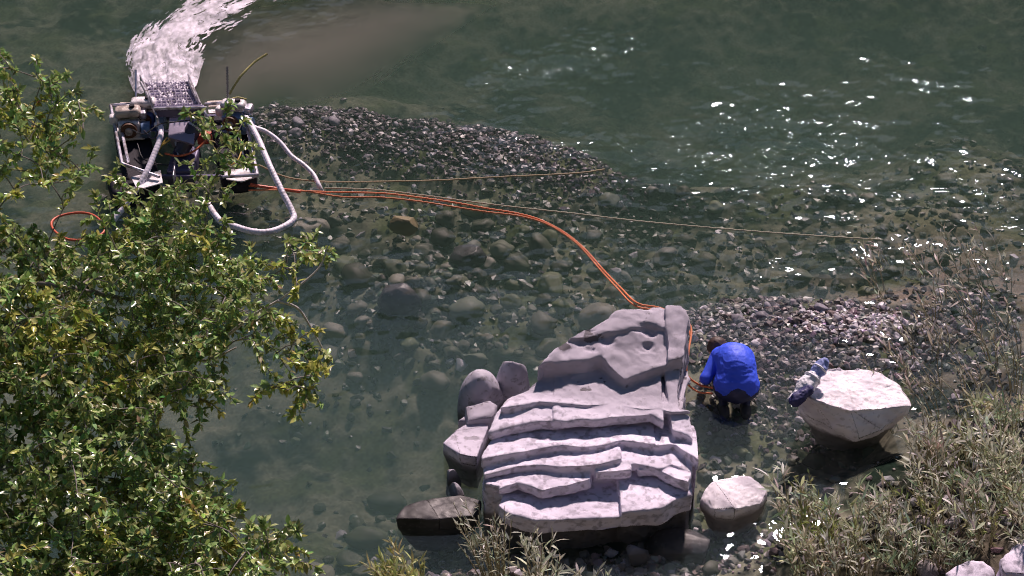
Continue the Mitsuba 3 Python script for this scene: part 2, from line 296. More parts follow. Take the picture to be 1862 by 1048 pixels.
cobbles(45, [(1340,830,60,50,1),(1280,900,40,50,.8),(1400,880,50,50,.8),(1240,990,60,30,.8),(1450,830,40,40,.4)], .04, .12, 25, 'mossy brown cobble in the shallow water in front of the crouching person', 'cobbles in front of the crouching person', TONES)
cobbles(32, [(680,900,60,50,1),(600,960,70,40,1),(720,850,50,40,.6)], .06, .2, 27, 'dark mossy cobble under water left of the slab boulder', 'sunken cobbles left of the slab', TONES[:3])
cobbles(40, [(1740,960,80,50,1),(1620,1000,70,30,1),(1480,1010,60,25,.6),(1820,860,40,70,.5)], .04, .11, 29, 'grey stone on the near shore among the shrubs', 'stones among the shore shrubs', [(.24, .22, .23), (.32, .30, .32), (.16, .15, .14)])
cobbles(26, [(560,200,60,20,1),(850,220,90,20,1),(1400,570,70,25,1)], .05, .09, 31, 'wet dark stone standing out of a gravel bar', 'larger stones on the gravel bars', [(.16, .15, .18), (.26, .24, .28)])

def hull_rock(pts, seed, edge=.025, amp=.02, smooth_it=20, freq=5):
    h = trimesh.convex.convex_hull(np.array(pts)); h = h.subdivide_to_size(edge); h.merge_vertices()
    v = np.array(h.vertices); h.vertices = v+(noise(v*7+seed, seed)-.5)[:, None]*.004
    trimesh.smoothing.filter_laplacian(h, lamb=.5, iterations=smooth_it)
    h = rough(h, amp, freq, seed); v = np.array(h.vertices); t = fbm(v*freq*1.3+seed, 3, seed+3)*6; fr = t-np.floor(t)   # chipped layers
    h.vertices = v+np.array(h.vertex_normals)*(amp*.5*((np.floor(t)+np.clip((fr-.7)/.3, 0, 1))/6-.5)*2)[:, None]
    return rough(h, amp*.22, freq*6, seed+9, 3)
def rock(key, pts, text, m, seed, **kw):
    return tag(put(key, hull_rock(pts, seed, **kw), m, 50), text, 'rock')
def px_ring(pts, z): return [P(a, b, z) for a, b in pts]
def shrink(ring, k, z, shift=(0, 0)):
    r = np.array(ring); c = r.mean(0); q = c+(r-c)*k; q[:, 2] = z; q[:, :2] += shift; return list(q)
def dome_rock(key, px, py, rx, ry, h, text, m, seed, z0=-.25, rz=0.0, amp=.05):
    s = trimesh.creation.icosphere(4, 1.0); v = np.array(s.vertices)
    r = np.random.default_rng(seed)
    for _ in range(7):
        d = r.normal(size=3); d /= np.linalg.norm(d); t = v@d; v -= np.clip(t-r.uniform(.55, .9), 0, None)[:, None]*d*.9
    v *= 1+amp*3*(fbm(v*1.5+seed, 3, seed)-.5)[:, None]; v *= 1+amp*.7*(fbm(v*7+seed, 3, seed+1)-.5)[:, None]
    v = v*[rx, ry, (h-z0)/2]; c, q = math.cos(rz), math.sin(rz); v = v@np.array([[c, q, 0], [-q, c, 0], [0, 0, 1]])
    p = P(px, py, (h+z0)/2)
    return tag(put(key, (v+p, s.faces), m, True), text, 'rock')

# the large stepped slab: a polar sheet over its outline, stepped where the strata break off
ZA, ZY, ZS = .30, 9.95, .36
def PS(px, py):
    d = ray(px, py); t = (ZA+ZS*(-ZY)-CAM_H)/(d[2]-ZS*d[1]); return np.array([0, 0, CAM_H])+d*t
OUT = [(1165,556),(1205,550),(1245,551),(1254,578),(1250,612),(1243,650),(1236,700),(1238,738),(1257,744),(1264,790),(1263,850),(1254,888),(1204,925),(1120,938),(1040,946),(970,950),(918,928),(902,905),(912,880),(876,868),(876,830),(892,795),(905,750),(925,715),(962,690),(1010,640),(1058,602),(1100,582),(1125,562)]
# front edge of each layer in the photograph, thickness of its step, overhang, where it is split across
LAYERS = [([(860,885),(905,930),(970,952),(1040,948),(1120,940),(1204,927),(1262,890)], .0, .26, (1128,)),
 ([(880,905),(908,886),(940,872),(985,899),(1079,869),(1081,861),(1148,855),(1150,849),(1194,846),(1228,876),(1275,892)], .12, .10, (1080,1150)),
 ([(860,868),(900,856),(942,842),(985,842),(1022,851),(1060,851),(1133,835),(1170,843),(1200,853),(1222,838),(1275,862)], .11, .10, (1128,)),
 ([(860,845),(890,837),(927,826),(985,812),(1022,804),(1073,811),(1103,804),(1153,796),(1196,806),(1225,799),(1275,862)], .13, .10, (1196,)),
 ([(880,792),(917,779),(952,769),(1002,762),(1083,767),(1133,757),(1184,753),(1214,778),(1275,812)], .11, .10, (1010,1214)),
 ([(890,752),(930,744),(1000,728),(1060,736),(1120,722),(1150,738),(1275,750)], .04, .03, ()),
 ([(900,722),(950,690),(985,664),(1040,656),(1092,644),(1136,690),(1160,678),(1216,657),(1275,648)], .17, .16, (1218,)),
 ([(960,640),(1040,618),(1100,606),(1150,592),(1275,585)], .02, .01, ())]
def build_slab():
    r = np.random.default_rng(12); o = np.array([PS(a, b) for a, b in OUT])[:, :2]; out = sg.Polygon(o).buffer(.015).simplify(.012)
    edges = []
    for poly, *_ in LAYERS:
        w = np.array([PS(a, b)[:2] for a, b in poly]); q = []
        for a, b in zip(w[:-1], w[1:]):
            n = max(1, int(np.linalg.norm(b-a)/.11)); q += [a+(b-a)*k/n+(r.normal(0, .016, 2) if k else 0) for k in range(n)]
        edges.append(np.array(q+[w[-1]]))
    plane = lambda y: ZA+ZS*(y-ZY); solids = []
    def prism(pg, top, bottom):
        for g in getattr(pg, 'geoms', [pg]):
            if g.geom_type != 'Polygon' or g.area < 2e-4: continue
            t = trimesh.creation.extrude_polygon(g, 1.0, engine='earcut'); t.merge_vertices(); v = np.array(t.vertices); up = v[:, 2] > .5
            v[:, 2] = np.where(up, top(v[:, 0], v[:, 1]), bottom); mm = m3.Manifold(m3.Mesh(v.astype(np.float32), t.faces.astype(np.uint32)))
            if mm.num_tri() > 0: solids.append(mm)
    for k, (poly, hgt, over, cuts) in enumerate(LAYERS):
        e = edges[k]; cx = [-9.0]+[PS(c, np.interp(c, [p[0] for p in poly], [p[1] for p in poly]))[0] for c in cuts]+[9.0]
        for a, b in zip(cx[:-1], cx[1:]):
            a_, b_ = max(a, e[0, 0]), min(b, e[-1, 0]); xs_ = np.linspace(a_+.02, b_-.02, 9); yf = np.interp(xs_, e[:, 0], e[:, 1]).mean()
            if k+1 < len(LAYERS): yn = np.interp(xs_, edges[k+1][:, 0], edges[k+1][:, 1]).mean(); hn = LAYERS[k+1][1]; sl = np.clip((plane(yn)-hn-plane(yf))/max(yn-yf, .05), -.12, .42)
            else: yn, sl = yf+.6, .22
            dz, tx, ty = r.normal(0, .008), r.normal(0, .03), r.normal(0, .03); xm = (a_+b_)/2; zf = plane(yf)+dz
            gap = .004 if cuts else 0; sk = r.normal(0, .06)
            strip = sg.Polygon([(a+gap-sk, -99 if False else yf-1), (b-gap-sk, yf-1), (b-gap+sk, yf+3), (a+gap+sk, yf+3)])
            front = sg.Polygon([*map(tuple, e), (e[-1, 0], 14), (e[0, 0], 14)]); top = lambda x, y, zf=zf, sl=sl+ty, yf=yf, tx=tx, xm=xm: zf+sl*(y-yf)+tx*(x-xm)
            body_ = out.buffer(r.uniform(-.03, .015)).intersection(front)
            prism(body_.intersection(strip), top, zf-max(hgt*.85, .05) if k else .16)
            prism(body_.buffer(-.004).intersection(strip.buffer(.004)).intersection(sg.Polygon([(x, y+over) for x, y in e]+[(e[-1, 0], 14), (e[0, 0], 14)])), lambda x, y, f=top: f(x, y)-.03, -.45)
    back = o[:, 1].mean(); prism(out.buffer(-.12).intersection(sg.box(-9, o[:, 1].min()+.42, 9, 14)), lambda x, y: 0*x+.2, -.5)
    m = solids[0]
    for q in solids[1:]: m = m+q
    m = m.refine_to_length(.020).to_mesh(); t = trimesh.Trimesh(m.vert_properties[:, :3], m.tri_verts, process=True)
    v0 = np.array(t.vertices); trimesh.smoothing.filter_laplacian(t, lamb=.5, iterations=3, volume_constraint=False); v = np.array(t.vertices); far = np.linalg.norm(v-v0, axis=1) > .03; v[far] = v0[far]; t.vertices = v
    v, w = np.array(t.vertices), np.array(t.vertex_normals); up = np.clip((v[:, 1]-11.0)/.5, 0, 1)
    tt = fbm(v*np.array([2.5, 4, 5]), 3, 79)*7; fr = tt-np.floor(tt)
    d = .016*((np.floor(tt)+np.clip((fr-.8)/.2, 0, 1))/7-.5)*2+.020*(fbm(v*2.2, 3, 72)-.5)*2+.014*(fbm(v*8, 4, 73)-.5)*2+.004*(fbm(v*28, 3, 74)-.5)*2+up*(.035*(fbm(v*3.2, 3, 75)-.5)*2-.05*np.clip(fbm(v*np.array([5, 9, 5]), 3, 76)-.6, 0, 1)*4)
    t.vertices = v+w*d[:, None]; return t
tag(put('slab_boulder', build_slab(), 'slab_material', 38), 'huge pale slab boulder with cracked stepped ledges sloping up from the near shore', 'rock')

dome_rock('boulder', 874, 748, .225, .22, .42, 'grey round topped boulder against the left side of the slab, nearer of two', 'grey_rock', 41, z0=-.5, amp=.035)
dome_rock('boulder', 938, 722, .20, .22, .47, 'rounded grey boulder tucked behind the left edge of the slab, farther of two', 'grey_rock', 47, z0=-.5, amp=.035)
top = px_ring([(846,765),(890,752),(905,762),(896,784),(850,790)], .27)
rock('wedge_rock', top+shrink(top, 1.0, -.3, (0, .02)), 'pale chip of rock below the rounded grey boulder at the slab corner', 'slab_material', 40, amp=.012)
top = px_ring([(802,832),(826,812),(884,778),(890,800),(866,862),(838,856)], .20)
rock('wedge_rock', top+[q-np.array([0, -.02, .10]) for q in top]+shrink(top, .75, -.3, (.03, .08)), 'pale wedge shaped rock split from the lower left corner of the slab', 'slab_material', 43, amp=.01)
top = px_ring([(832,800),(848,788),(885,772),(880,790),(850,803)], .20)
rock('wedge_rock', top+shrink(top, .9, -.2, (0, .05)), 'thin pale rock shard behind the wedge rock', 'slab_material', 44, amp=.008)
top = px_ring([(716,962),(735,938),(775,925),(840,918),(880,930),(870,958),(800,965)], .10)
rock('flat_rock', top+shrink(top, .95, -.02)+shrink(top, .6, -.35), 'dark flat rock rising just out of the water left of the slab front', 'dark_rock', 45, amp=.012)
top = [P(a, b, .52-.0008*(a-1442)) for a, b in [(1442,722),(1468,700),(1500,688),(1530,683),(1562,684),(1600,694),(1634,716),(1657,756),(1626,752),(1598,740),(1566,756),(1545,764),(1500,752),(1470,742)]]
low = [P(a, b, c) for a, b, c in [(1440,744,.30),(1462,768,.24),(1512,796,.20),(1560,816,.16),(1600,800,.2),(1653,768,.28)]]
rock('pale_boulder', top+low+shrink(top, .5, -.3, (.04, .16)), 'white flat topped boulder in the shallows right of the crouching person', 'pale_rock', 46, amp=.035, freq=4, smooth_it=9)
top = px_ring([(1270,950),(1290,926),(1320,918),(1360,920),(1392,938),(1380,958),(1330,978),(1296,975)], .14)
top = [q+np.array([0, 0, z_]) for q, z_ in zip(top, (-.03, .03, .0, .035, -.02, -.045, .01, -.03))]
rock('small_boulder', top+shrink(top, 1.05, .04)+shrink(top, .7, -.25), 'small white rock in the shallows in front of the slab and boulder', 'pale_rock', 47, amp=.025)
dome_rock('round_stone', 1157, 1008, .10, .10, .04, 'small round grey stone at the near shore before the slab', 'grey_rock', 48, z0=-.14)
dome_rock('flat_rock', 1245, 995, .33, .2, -.02, 'broad mossy brown flat rock half under water near the small white rock', 'dark_rock', 49, z0=-.3)
top = px_ring([(1722,1030),(1752,1008),(1790,1006),(1815,1030),(1800,1060),(1730,1060)], .50)
rock('boulder', top+shrink(top, 1.15, .2), 'flat pale lavender boulder at the bottom right corner, left of two', 'slab_material', 50, amp=.03, freq=4)
top = px_ring([(1815,1040),(1835,1015),(1870,1000),(1900,1030),(1880,1070),(1820,1065)], .58)
rock('boulder', top+shrink(top, 1.15, .2), 'flat pale lavender boulder at the bottom right corner, right of two', 'slab_material', 51, amp=.03, freq=4)
dome_rock('broken_rock', 822, 880, .08, .07, .12, 'small broken dark stone between the slab and the dark flat rock', 'grey_rock', 52, z0=-.2)
dome_rock('broken_rock', 830, 905, .06, .11, .10, 'narrow dark stone on the edge of the dark flat rock', 'grey_rock', 53, z0=-.2, rz=.5)
dome_rock('broken_rock', 1150, 962, .15, .10, .10, 'jagged grey stone under the right front corner of the slab', 'grey_rock', 54, z0=-.2, rz=.4, amp=.09)
dome_rock('broken_rock', 1205, 940, .13, .09, .08, 'low grey stone beside the right front corner of the slab', 'grey_rock', 55, z0=-.2, rz=.3, amp=.09)
dome_rock('sunken_boulder', 725, 545, .25, .17, -.12, 'pale sunken boulder under water left of centre', 'dark_rock', 56, z0=-.5)
dome_rock('sunken_boulder', 735, 410, .16, .11, -.04, 'yellow brown stone under water below the orange lines', 'ochre_stone', 57, z0=-.3)
dome_rock('sunken_boulder', 845, 470, .24, .16, -.18, 'pale green boulder under water in the middle of the sunken cobbles', 'dark_rock', 58, z0=-.5)
dome_rock('sunken_boulder', 560, 490, .3, .2, -.25, 'dark mossy boulder under water beside the leafy twig', 'dark_rock', 59, z0=-.7)
# ------------------------------------------------------------------ crouching person
def limbs(joints, bones, grow=0.0, length=.02, its=10, soft=0):
    sph = {k: m3.Manifold.sphere(r+grow, 20).translate(list(map(float, p))) for k, (p, r) in joints.items()}
    out = None
    for b in bones:
        h = m3.Manifold.batch_hull([sph[k] for k in b]); out = h if out is None else out+h
    m = out.refine_to_length(length).to_mesh()
    t = trimesh.Trimesh(m.vert_properties[:, :3], m.tri_verts, process=True)
    trimesh.smoothing.filter_laplacian(t, lamb=.5, iterations=soft) if soft else None
    trimesh.smoothing.filter_taubin(t, lamb=.5, nu=.52, iterations=its); return t
PX, PY = P(1340, 735, 0)[:2]
def J(x, y, z): return np.array([PX+x, PY+y, z])
def J2(a, b, t): return np.asarray(a)*(1-t)+np.asarray(b)*t
joints = {
 'hipL': (J(-.11,.05,.16), .135), 'hipR': (J(.12,.04,.16), .135), 'seat': (J(.01,-.03,.15), .120), 'waist': (J(-.02,.17,.33), .135), 'waistR': (J(.07,.16,.32), .12), 'ribs': (J(-.04,.30,.35), .135), 'ribsR': (J(.06,.30,.34), .125),
 'shL': (J(-.19,.38,.31), .080), 'shR': (J(.15,.42,.29), .075), 'neck0': (J(-.05,.43,.28), .075), 'neck1': (J(-.12,.50,.27), .062), 'head': (J(-.19,.57,.30), .098), 'brow': (J(-.205,.61,.25), .088), 'chin': (J(-.185,.53,.19), .055), 'nose': (J(-.215,.66,.19), .02),
 'elL': (J(-.37,.17,.17), .050), 'wrL': (J(-.36,.36,.0), .034), 'plL': (J(-.35,.42,-.03), .030),
 'elR': (J(.19,.36,.12), .050), 'wrR': (J(.12,.52,.02), .034), 'plR': (J(.09,.57,-.01), .030),
 'knL': (J(-.17,.36,.02), .072), 'knR': (J(.18,.36,.02), .072), 'anL': (J(-.13,-.02,-.12), .048), 'anR': (J(.15,-.02,-.12), .048), 'toL': (J(-.14,.12,-.19), .045), 'toR': (J(.16,.12,-.19), .045), 'heL': (J(-.125,-.07,-.15), .042), 'heR': (J(.145,-.07,-.15), .042)}
joints = {k: (np.array([PX-.01+(p[0]-PX)*.72, PY+.06+(p[1]-PY)*.86, -.04+(p[2]+.04)*.84]), r*.83) for k, (p, r) in joints.items()}
for s, x in (('L', -1), ('R', 1)):
    w, p = joints['wr'+s][0], joints['pl'+s][0]; d = (p-w)/np.linalg.norm(p-w); side = np.array([1, 0, 0.0])
    for k, (o, ln) in enumerate(((-.030, .070), (-.010, .080), (.010, .075), (.029, .058))):
        a = p+d*.022+side*o; joints[f'f{s}{k}a'] = (a, .0095); joints[f'f{s}{k}b'] = (a+d*ln*.5+[0, 0, .004], .009); joints[f'f{s}{k}c'] = (a+d*ln*.85+[0, -.006, -.016], .008)
    a = p-d*.02+side*(-x)*.03; joints[f't{s}a'] = (a, .011); joints[f't{s}b'] = (a+d*.03+side*(-x)*.028, .010)
trunk = [('hipL','hipR','seat'), ('hipL','hipR','waist','waistR','seat'), ('waist','waistR','ribs','ribsR'), ('ribs','ribsR','shL','shR','neck0')]
arms = [('shL','elL'), ('shR','elR'), ('elL','wrL'), ('elR','wrR')]
legs = [('hipL','knL'), ('hipR','knR'), ('knL','anL'), ('knR','anR')]
feet = [('anL','heL','toL'), ('anR','heR','toR')]
hands = [b for s in 'LR' for b in [('wr'+s,'pl'+s), ('wr'+s, f'f{s}0a', f'f{s}3a')]+[q for k in range(4) for q in ((f'f{s}{k}a', f'f{s}{k}b'), (f'f{s}{k}b', f'f{s}{k}c'))]+[('pl'+s, f't{s}a'), (f't{s}a', f't{s}b')]]
headb = [('neck0','neck1'), ('neck1','head','chin'), ('head','brow','chin'), ('brow','nose')]
person = thing('person', 'person in a bright blue top, shade painted into the legs, crouching bent over in the shallows', 'person')
bj = {k: (p, r*(.66 if k[:3] in ('hip', 'sea', 'wai', 'rib', 'shL', 'shR', 'elL', 'elR', 'knL', 'knR', 'anL', 'anR') else 1)) for k, (p, r) in joints.items()}
body = limbs(bj, trunk+arms+legs+feet+hands+headb, 0, .015, 6)
put('person__body', body, 'skin', True)
def smooth_body(joints, bones, grow, edge, k, step=.014):
    """One surface round rounded cones that flow into each other."""
    prim = []
    for b in bones:
        for a_, b_ in ([(b[0], b[1])] if len(b) == 2 else [(b[q], b[(q+1) % len(b)]) for q in range(len(b))]): prim.append((*joints[a_], *joints[b_]))
    pts = np.array([q for a_ in prim for q in (a_[0], a_[2])]); lo, hi = pts.min(0)-.32, pts.max(0)+.32; n = np.ceil((hi-lo)/step).astype(int)+1
    G = np.stack(np.meshgrid(*[lo[q]+step*np.arange(n[q]) for q in range(3)], indexing='ij'), -1); acc = np.zeros(G.shape[:3])
    for pa, ra, pb, rb in prim:
        e = pb-pa; u = np.clip(((G-pa)@e)/max(e@e, 1e-9), 0, 1); d = np.linalg.norm(G-pa-u[..., None]*e, axis=-1)-(ra+(rb-ra)*u); acc += np.exp(-np.clip(d, -.5, .5)/k)
    F = (k*np.log(acc+1e-30)+grow).tolist(); l0, l1, l2 = map(float, lo); m0, m1, m2 = (int(q)-2 for q in n); inv = 1/step
    def f(x, y, z):
        x = (x-l0)*inv; y = (y-l1)*inv; z = (z-l2)*inv
        i = min(max(int(x), 0), m0); j = min(max(int(y), 0), m1); h = min(max(int(z), 0), m2); x -= i; y -= j; z -= h
        A, B = F[i], F[i+1]; a0, a1, b0, b1 = A[j], A[j+1], B[j], B[j+1]
        return (1-x)*((1-y)*(a0[h]*(1-z)+a0[h+1]*z)+y*(a1[h]*(1-z)+a1[h+1]*z))+x*((1-y)*(b0[h]*(1-z)+b0[h+1]*z)+y*(b1[h]*(1-z)+b1[h+1]*z))
    m = m3.Manifold.level_set(f, [*(lo+.02), *(hi-.04)], edge).to_mesh(); return trimesh.Trimesh(m.vert_properties[:, :3], m.tri_verts, process=True)
for s_ in 'LR': joints['hem'+s_] = (joints['hip'+s_][0]+np.array([0, -.015, .035]), joints['hip'+s_][1]*1.06)
suit = smooth_body(joints, [('hemL', 'hemR'), ('hemL', 'waist'), ('hemR', 'waistR')]+trunk[2:]+[('waist', 'waistR')], -.008, .016, .030)
leg_mesh = smooth_body(joints, trunk[:1]+legs, -.006, .016, .024)  # separate leg surface so the lower body can be painted shade-dark
put('person__shade_painted_legs', leg_mesh, 'shade_painted_legs', True)
labels['person__shade_painted_legs'] = {'label': 'legs with shade painted in as dark navy'}
v = np.array(suit.vertices); wr = np.array(suit.vertex_normals)
fold = .012*(np.abs(fbm(v*np.array([9, 22, 22]), 3, 21)-.5)*2)**.7
suit.vertices = v-wr*fold[:, None]
sleeve = smooth_body({k: (q[0], q[1]*1.22) for k, q in joints.items()}, arms, 0, .014, .012)
put('person__wetsuit_sleeves', sleeve, 'wetsuit', True)
put('person__wetsuit', suit, 'wetsuit', True)
for s in 'LR': put('person__boot', limbs(joints, [('an'+s, 'he'+s, 'to'+s)], .010, .02, 6), 'boot_rubber', True)
hj = {k: (np.array(joints[k][0])+[0, -.012, .022], joints[k][1]+.008) for k in ('head', 'brow')}; hj['neck1'] = (joints['neck1'][0]+[0, 0, .01], .058)
put('person__hair', rough(limbs(hj, [('head', 'brow'), ('neck1', 'head')], 0, .012, 4), .01, 25, 2), 'hair_brown', True)
# blue and white gear lying on the pale boulder
gear = thing('gear_bag', 'crumpled blue and white strapped gear on the left edge of the white boulder', 'bag')
g0, g1 = P(1446, 728, .48), P(1496, 664, .66)
def blob(a, b, ra, rb, seed, flat=.6):
    j = {'a': (a, ra), 'b': (b, rb)}; m = limbs(j, [('a', 'b')], 0, .012, 3); return rough(m, .022, 14, seed, 3)
def draped(pts, r, flat, seed):
    jj = {str(q): (np.array(p), rr) for q, (p, rr) in enumerate(zip(pts, r))}; m = smooth_body(jj, [(str(q), str(q+1)) for q in range(len(pts)-1)], 0, .012, .012, .012)
    v = np.array(m.vertices); w = np.array(m.vertex_normals); m.vertices = v-w*(.03*(np.abs(fbm(v*np.array([13, 13, 9])+seed, 3, seed)-.5)*2)**.8)[:, None]; return m
ax = (g1-g0)/np.linalg.norm(g1-g0); sd = np.cross(ax, [0, 0, 1.0])
put('gear_bag__sack', draped([g0, J2(g0, g1, .4), J2(g0, g1, .65)], [.065, .085, .07], 1, 5), 'strap_white', True)
put('gear_bag__flap', draped([g0+[-.01, -.06, .05], J2(g0, g1, .3)+[.03, -.07, .05]], [.065, .05], 1, 8), 'strap_navy', True)
put('gear_bag__hood', draped([J2(g0, g1, .72), J2(g0, g1, .9), g1+[.01, 0, .03]], [.06, .065, .045], 1, 6), 'strap_blue', True)
for t, r_ in ((.62, .082), (.88, .070)):
    q = np.append(np.arange(0, 2*np.pi, .4), 0); up_ = np.cross(sd, ax); c = J2(g0, g1, t)
    put('gear_bag__strap', tube(np.array([c+sd*r_*math.cos(a)+up_*r_*math.sin(a) for a in q]), .011, 6, False), 'strap_blue' if t < .6 else 'strap_white', True)
# ------------------------------------------------------------------ floating suction dredge
D = P
dr_ = thing('suction_dredge', 'small floating dredge with two engines, twin floats and a sluice pouring white water', 'dredge')
def dp(part, mesh, m, smooth=35): return put('suction_dredge__'+part, mesh, m, smooth)
# floats: dark hulls with pale decks
def hull_float(a, b, w, h):
    M, L = frame(a, b); n = 12; prof = []
    for t in np.linspace(-1, 1, n):
        k = (1-abs(t)**5)**.5 if abs(t) < 1 else .0; prof.append((t*L/2, .25+.75*k))
    parts = [m3.Manifold.sphere(.04, 10).translate([x*(w/2-.04)*s, y*.97, z*(h/2-.04)*s]) for y, s in prof for x in (-1, 1) for z in (-1, 1)]
    m = m3.Manifold.batch_hull(parts).to_mesh(); t = trimesh.Trimesh(m.vert_properties[:, :3], m.tri_verts, process=False); t.apply_transform(M); return t
fl = dp('float', hull_float(D(262,352,.03), D(232,212,.03), .40, .30), 'black_plastic')
fr = dp('float', hull_float(D(440,343,.03), D(412,215,.03), .42, .30), 'black_plastic')
def sheet(pts, th=.012): 
    a = np.array(pts); return trimesh.convex.convex_hull(np.vstack([a, a-[0, 0, th]]))
dp('deck_plate', sheet([D(238,322,.2),D(292,310,.2),D(296,332,.2),D(250,345,.2)]), 'white_plastic')
dp('deck_plate', sheet([D(405,310,.2),D(462,305,.2),D(470,320,.2),D(440,330,.2),D(412,326,.2)]), 'white_plastic')
dp('deck_plate', sheet([D(218,186,.35),D(258,186,.35),D(262,196,.35),D(222,196,.35)]), 'tan_plastic')
dp('deck_plate', sheet([D(376,184,.35),D(412,182,.35),D(414,192,.35),D(380,194,.35)]), 'tan_plastic')
dp('deck_plate', sheet([D(378,199,.32),D(396,198,.32),D(398,205,.32),D(380,206,.32)]), 'white_plastic')
# side frames
for a, b in (((201,192,.42),(222,298,.30)), ((211,190,.40),(234,298,.26)), ((201,192,.42),(262,188,.42)), ((222,298,.30),(290,322,.24)), ((446,214,.40),(468,318,.26)), ((372,190,.42),(414,186,.42)), ((414,186,.42),(446,214,.40)), ((405,322,.24),(468,318,.26))):
    dp('frame_tube', rod(D(*a), D(*b), .019), 'aluminium')
for a, b in (((247,128,.72),(248,246,.22)), ((288,236,.50),(288,262,.2)), ((318,252,.34),(325,284,.2)), ((366,236,.44),(384,262,.2)), ((316,296,.16),(322,318,.1)), ((352,296,.16),(350,318,.1)), ((432,238,.3),(444,290,.2)), ((380,212,.34),(392,246,.2))):
    dp('strut', rod(D(*a), D(*b), .013), 'aluminium')
dp('crossbar', bar(D(296,238,.34), D(331,241,.34), .05, .03), 'aluminium', 30)
dp('crossbar', bar(D(250,200,.40), D(290,206,.42), .04, .05), 'tan_plastic', 30)
dp('crossbar', bar(D(290,322,.10), D(405,322,.10), .05, .05), 'dark_steel', 30)
dp('crossbar', bar(D(235,215,.12), D(420,212,.12), .05, .05), 'dark_steel', 30)
# sluice box, sloping down to the far end
SN, SF = [D(282,206,.56), D(366,204,.56)], [D(257,152,.30), D(344,150,.30)]
dp('sluice_floor', sheet([*SN, *SF], .01), 'mesh_steel')
for a, b in ((SN[0], SF[0]), (SN[1], SF[1])): dp('sluice_side', bar(a+[0, 0, .05], b+[0, 0, .05], .02, .13, .006), 'aluminium', 30)
for k in range(11):
    t = (k+.5)/11; a, b = J2(SN[0], SF[0], t), J2(SN[1], SF[1], t)
    dp('riffle', bar(J2(a, b, .03)+[0, 0, .016], J2(a, b, .97)+[0, 0, .016], .016, .026, .004), 'aluminium', 30)
lat = [rod(J2(SN[0], SN[1], t)+[0, 0, .034], J2(SF[0], SF[1], min(1, max(0, t+d)))+[0, 0, .034], .005, 5) for t in np.linspace(.05, .95, 9) for d in (-.18, .18)]
dp('expanded_mesh', cat(*lat), 'mesh_steel'); labels['suction_dredge__expanded_mesh'] = {'kind': 'stuff', 'label': 'expanded metal lattice over the sluice floor'}
fo = []
for k in range(130):
    t, s = rng.random()**.5, rng.random(); c = J2(J2(SN[0], SN[1], s*.9+.05), J2(SF[0], SF[1], s*.9+.05), t)
    m_ = trimesh.creation.icosphere(1, 1.0); m_.vertices = m_.vertices*[.008*rng.uniform(.5, 1.6), .018*rng.uniform(.5, 1.8), .006]; m_.apply_translation(c+[0, 0, .035]); fo.append(m_)
dp('sluice_water', cat(*fo), 'foam'); labels['suction_dredge__sluice_water'] = {'kind': 'stuff', 'label': 'broken white water running over the sluice riffles'}
dp('header_bar', bar(D(282,203,.64), D(372,201,.64), .05, .13, .012), 'dark_steel', 30)
dp('header_rail', rod(D(280,198,.72), D(376,196,.72), .018), 'aluminium')
dp('side_rail', tube(spline([D(256,150,.50), D(272,180,.58), D(285,212,.62), D(289,238,.44)], 8), .017), 'aluminium')
dp('side_rail', tube(spline([D(344,148,.50), D(356,175,.58), D(371,202,.64), D(384,232,.44)], 8), .017), 'aluminium')
dp('flare_box', trimesh.convex.convex_hull(np.array([D(308,214,.50),D(358,212,.50),D(306,250,.40),D(352,262,.38),D(308,220,.30),D(354,218,.30),D(314,268,.12),D(350,270,.12)])), 'mesh_steel', 30)
dp('suction_pipe', tube([D(356,226,.46), D(349,240,.40), D(340,256,.32), D(328,280,.20)], [.085, .09, .09, .085], 16), 'hose_black', 40)
dp('pipe_clamp', tube([D(341.5,253,.335), D(338.5,259,.31)], .097, 16), 'aluminium', 40)
dp('pipe_clamp', tube([D(355,228,.455), D(353,231,.44)], .094, 16), 'aluminium', 40)
dp('jet_box', at(rbox(.30, .55, .30, .03), D(336,308,.02)), 'dark_steel', 30)
dp('jet_panel', at(rbox(.02, .42, .10, .008), D(318,308,.16), .1), 'aluminium', 30)
dp('ballast_tub', at(rbox(.34, .46, .24, .06), D(228,346,.02), .35), 'black_plastic', 30)
dp('battery_box', at(rbox(.17, .13, .12, .015), D(372,250,.22), .2), 'red_paint', 30)
def engine(px, py, z, rz, tank_mat, body_mat, key, lab):
    key = fresh('suction_dredge__engine'); labels[key] = {'label': lab}
    o = D(px, py, z)
    def e(part, mesh, m, sm=35):
        mesh = mesh.copy(); mesh.apply_scale(1.08); mesh.apply_transform(trimesh.transformations.rotation_matrix(rz, [0, 0, 1])); mesh.apply_translation(o)
        k_ = fresh(key+'__'+part); scene[k_] = mikit.ply(mesh, m, smooth=sm)
    e('engine_block', cat(at(rbox(.22, .22, .17, .02), (0, 0, .10)), at(rbox(.30, .26, .03, .01), (0, 0, .005))), body_mat)
    e('fuel_tank', at(rbox(.27, .16, .10, .04), (0, .02, .26)), tank_mat)
    e('fuel_cap', at(trimesh.creation.cylinder(.028, .03, sections=16), (.05, .02, .32)), 'black_plastic')
    e('recoil_cover', at(trimesh.creation.cylinder(.085, .05, sections=24), (0, -.135, .12), 0, math.pi/2), 'brown_rubber')
    e('recoil_hub', at(trimesh.creation.cylinder(.04, .03, sections=16), (0, -.17, .12), 0, math.pi/2), 'tan_plastic')
    e('muffler', at(rbox(.08, .14, .08, .02), (.15, .06, .20)), 'aluminium')
    e('air_cleaner', at(rbox(.09, .11, .10, .025), (-.155, .02, .18)), 'white_plastic')
    e('pump', at(trimesh.creation.cylinder(.09, .09, sections=24), (.17, -.06, .07), 0, 0, math.pi/2), 'steel_blue')
    e('cooling_fins', cat(*[at(rbox(.16, .012, .06, .003), (0, .06+.022*k, .21)) for k in range(-2, 3)]), 'aluminium')
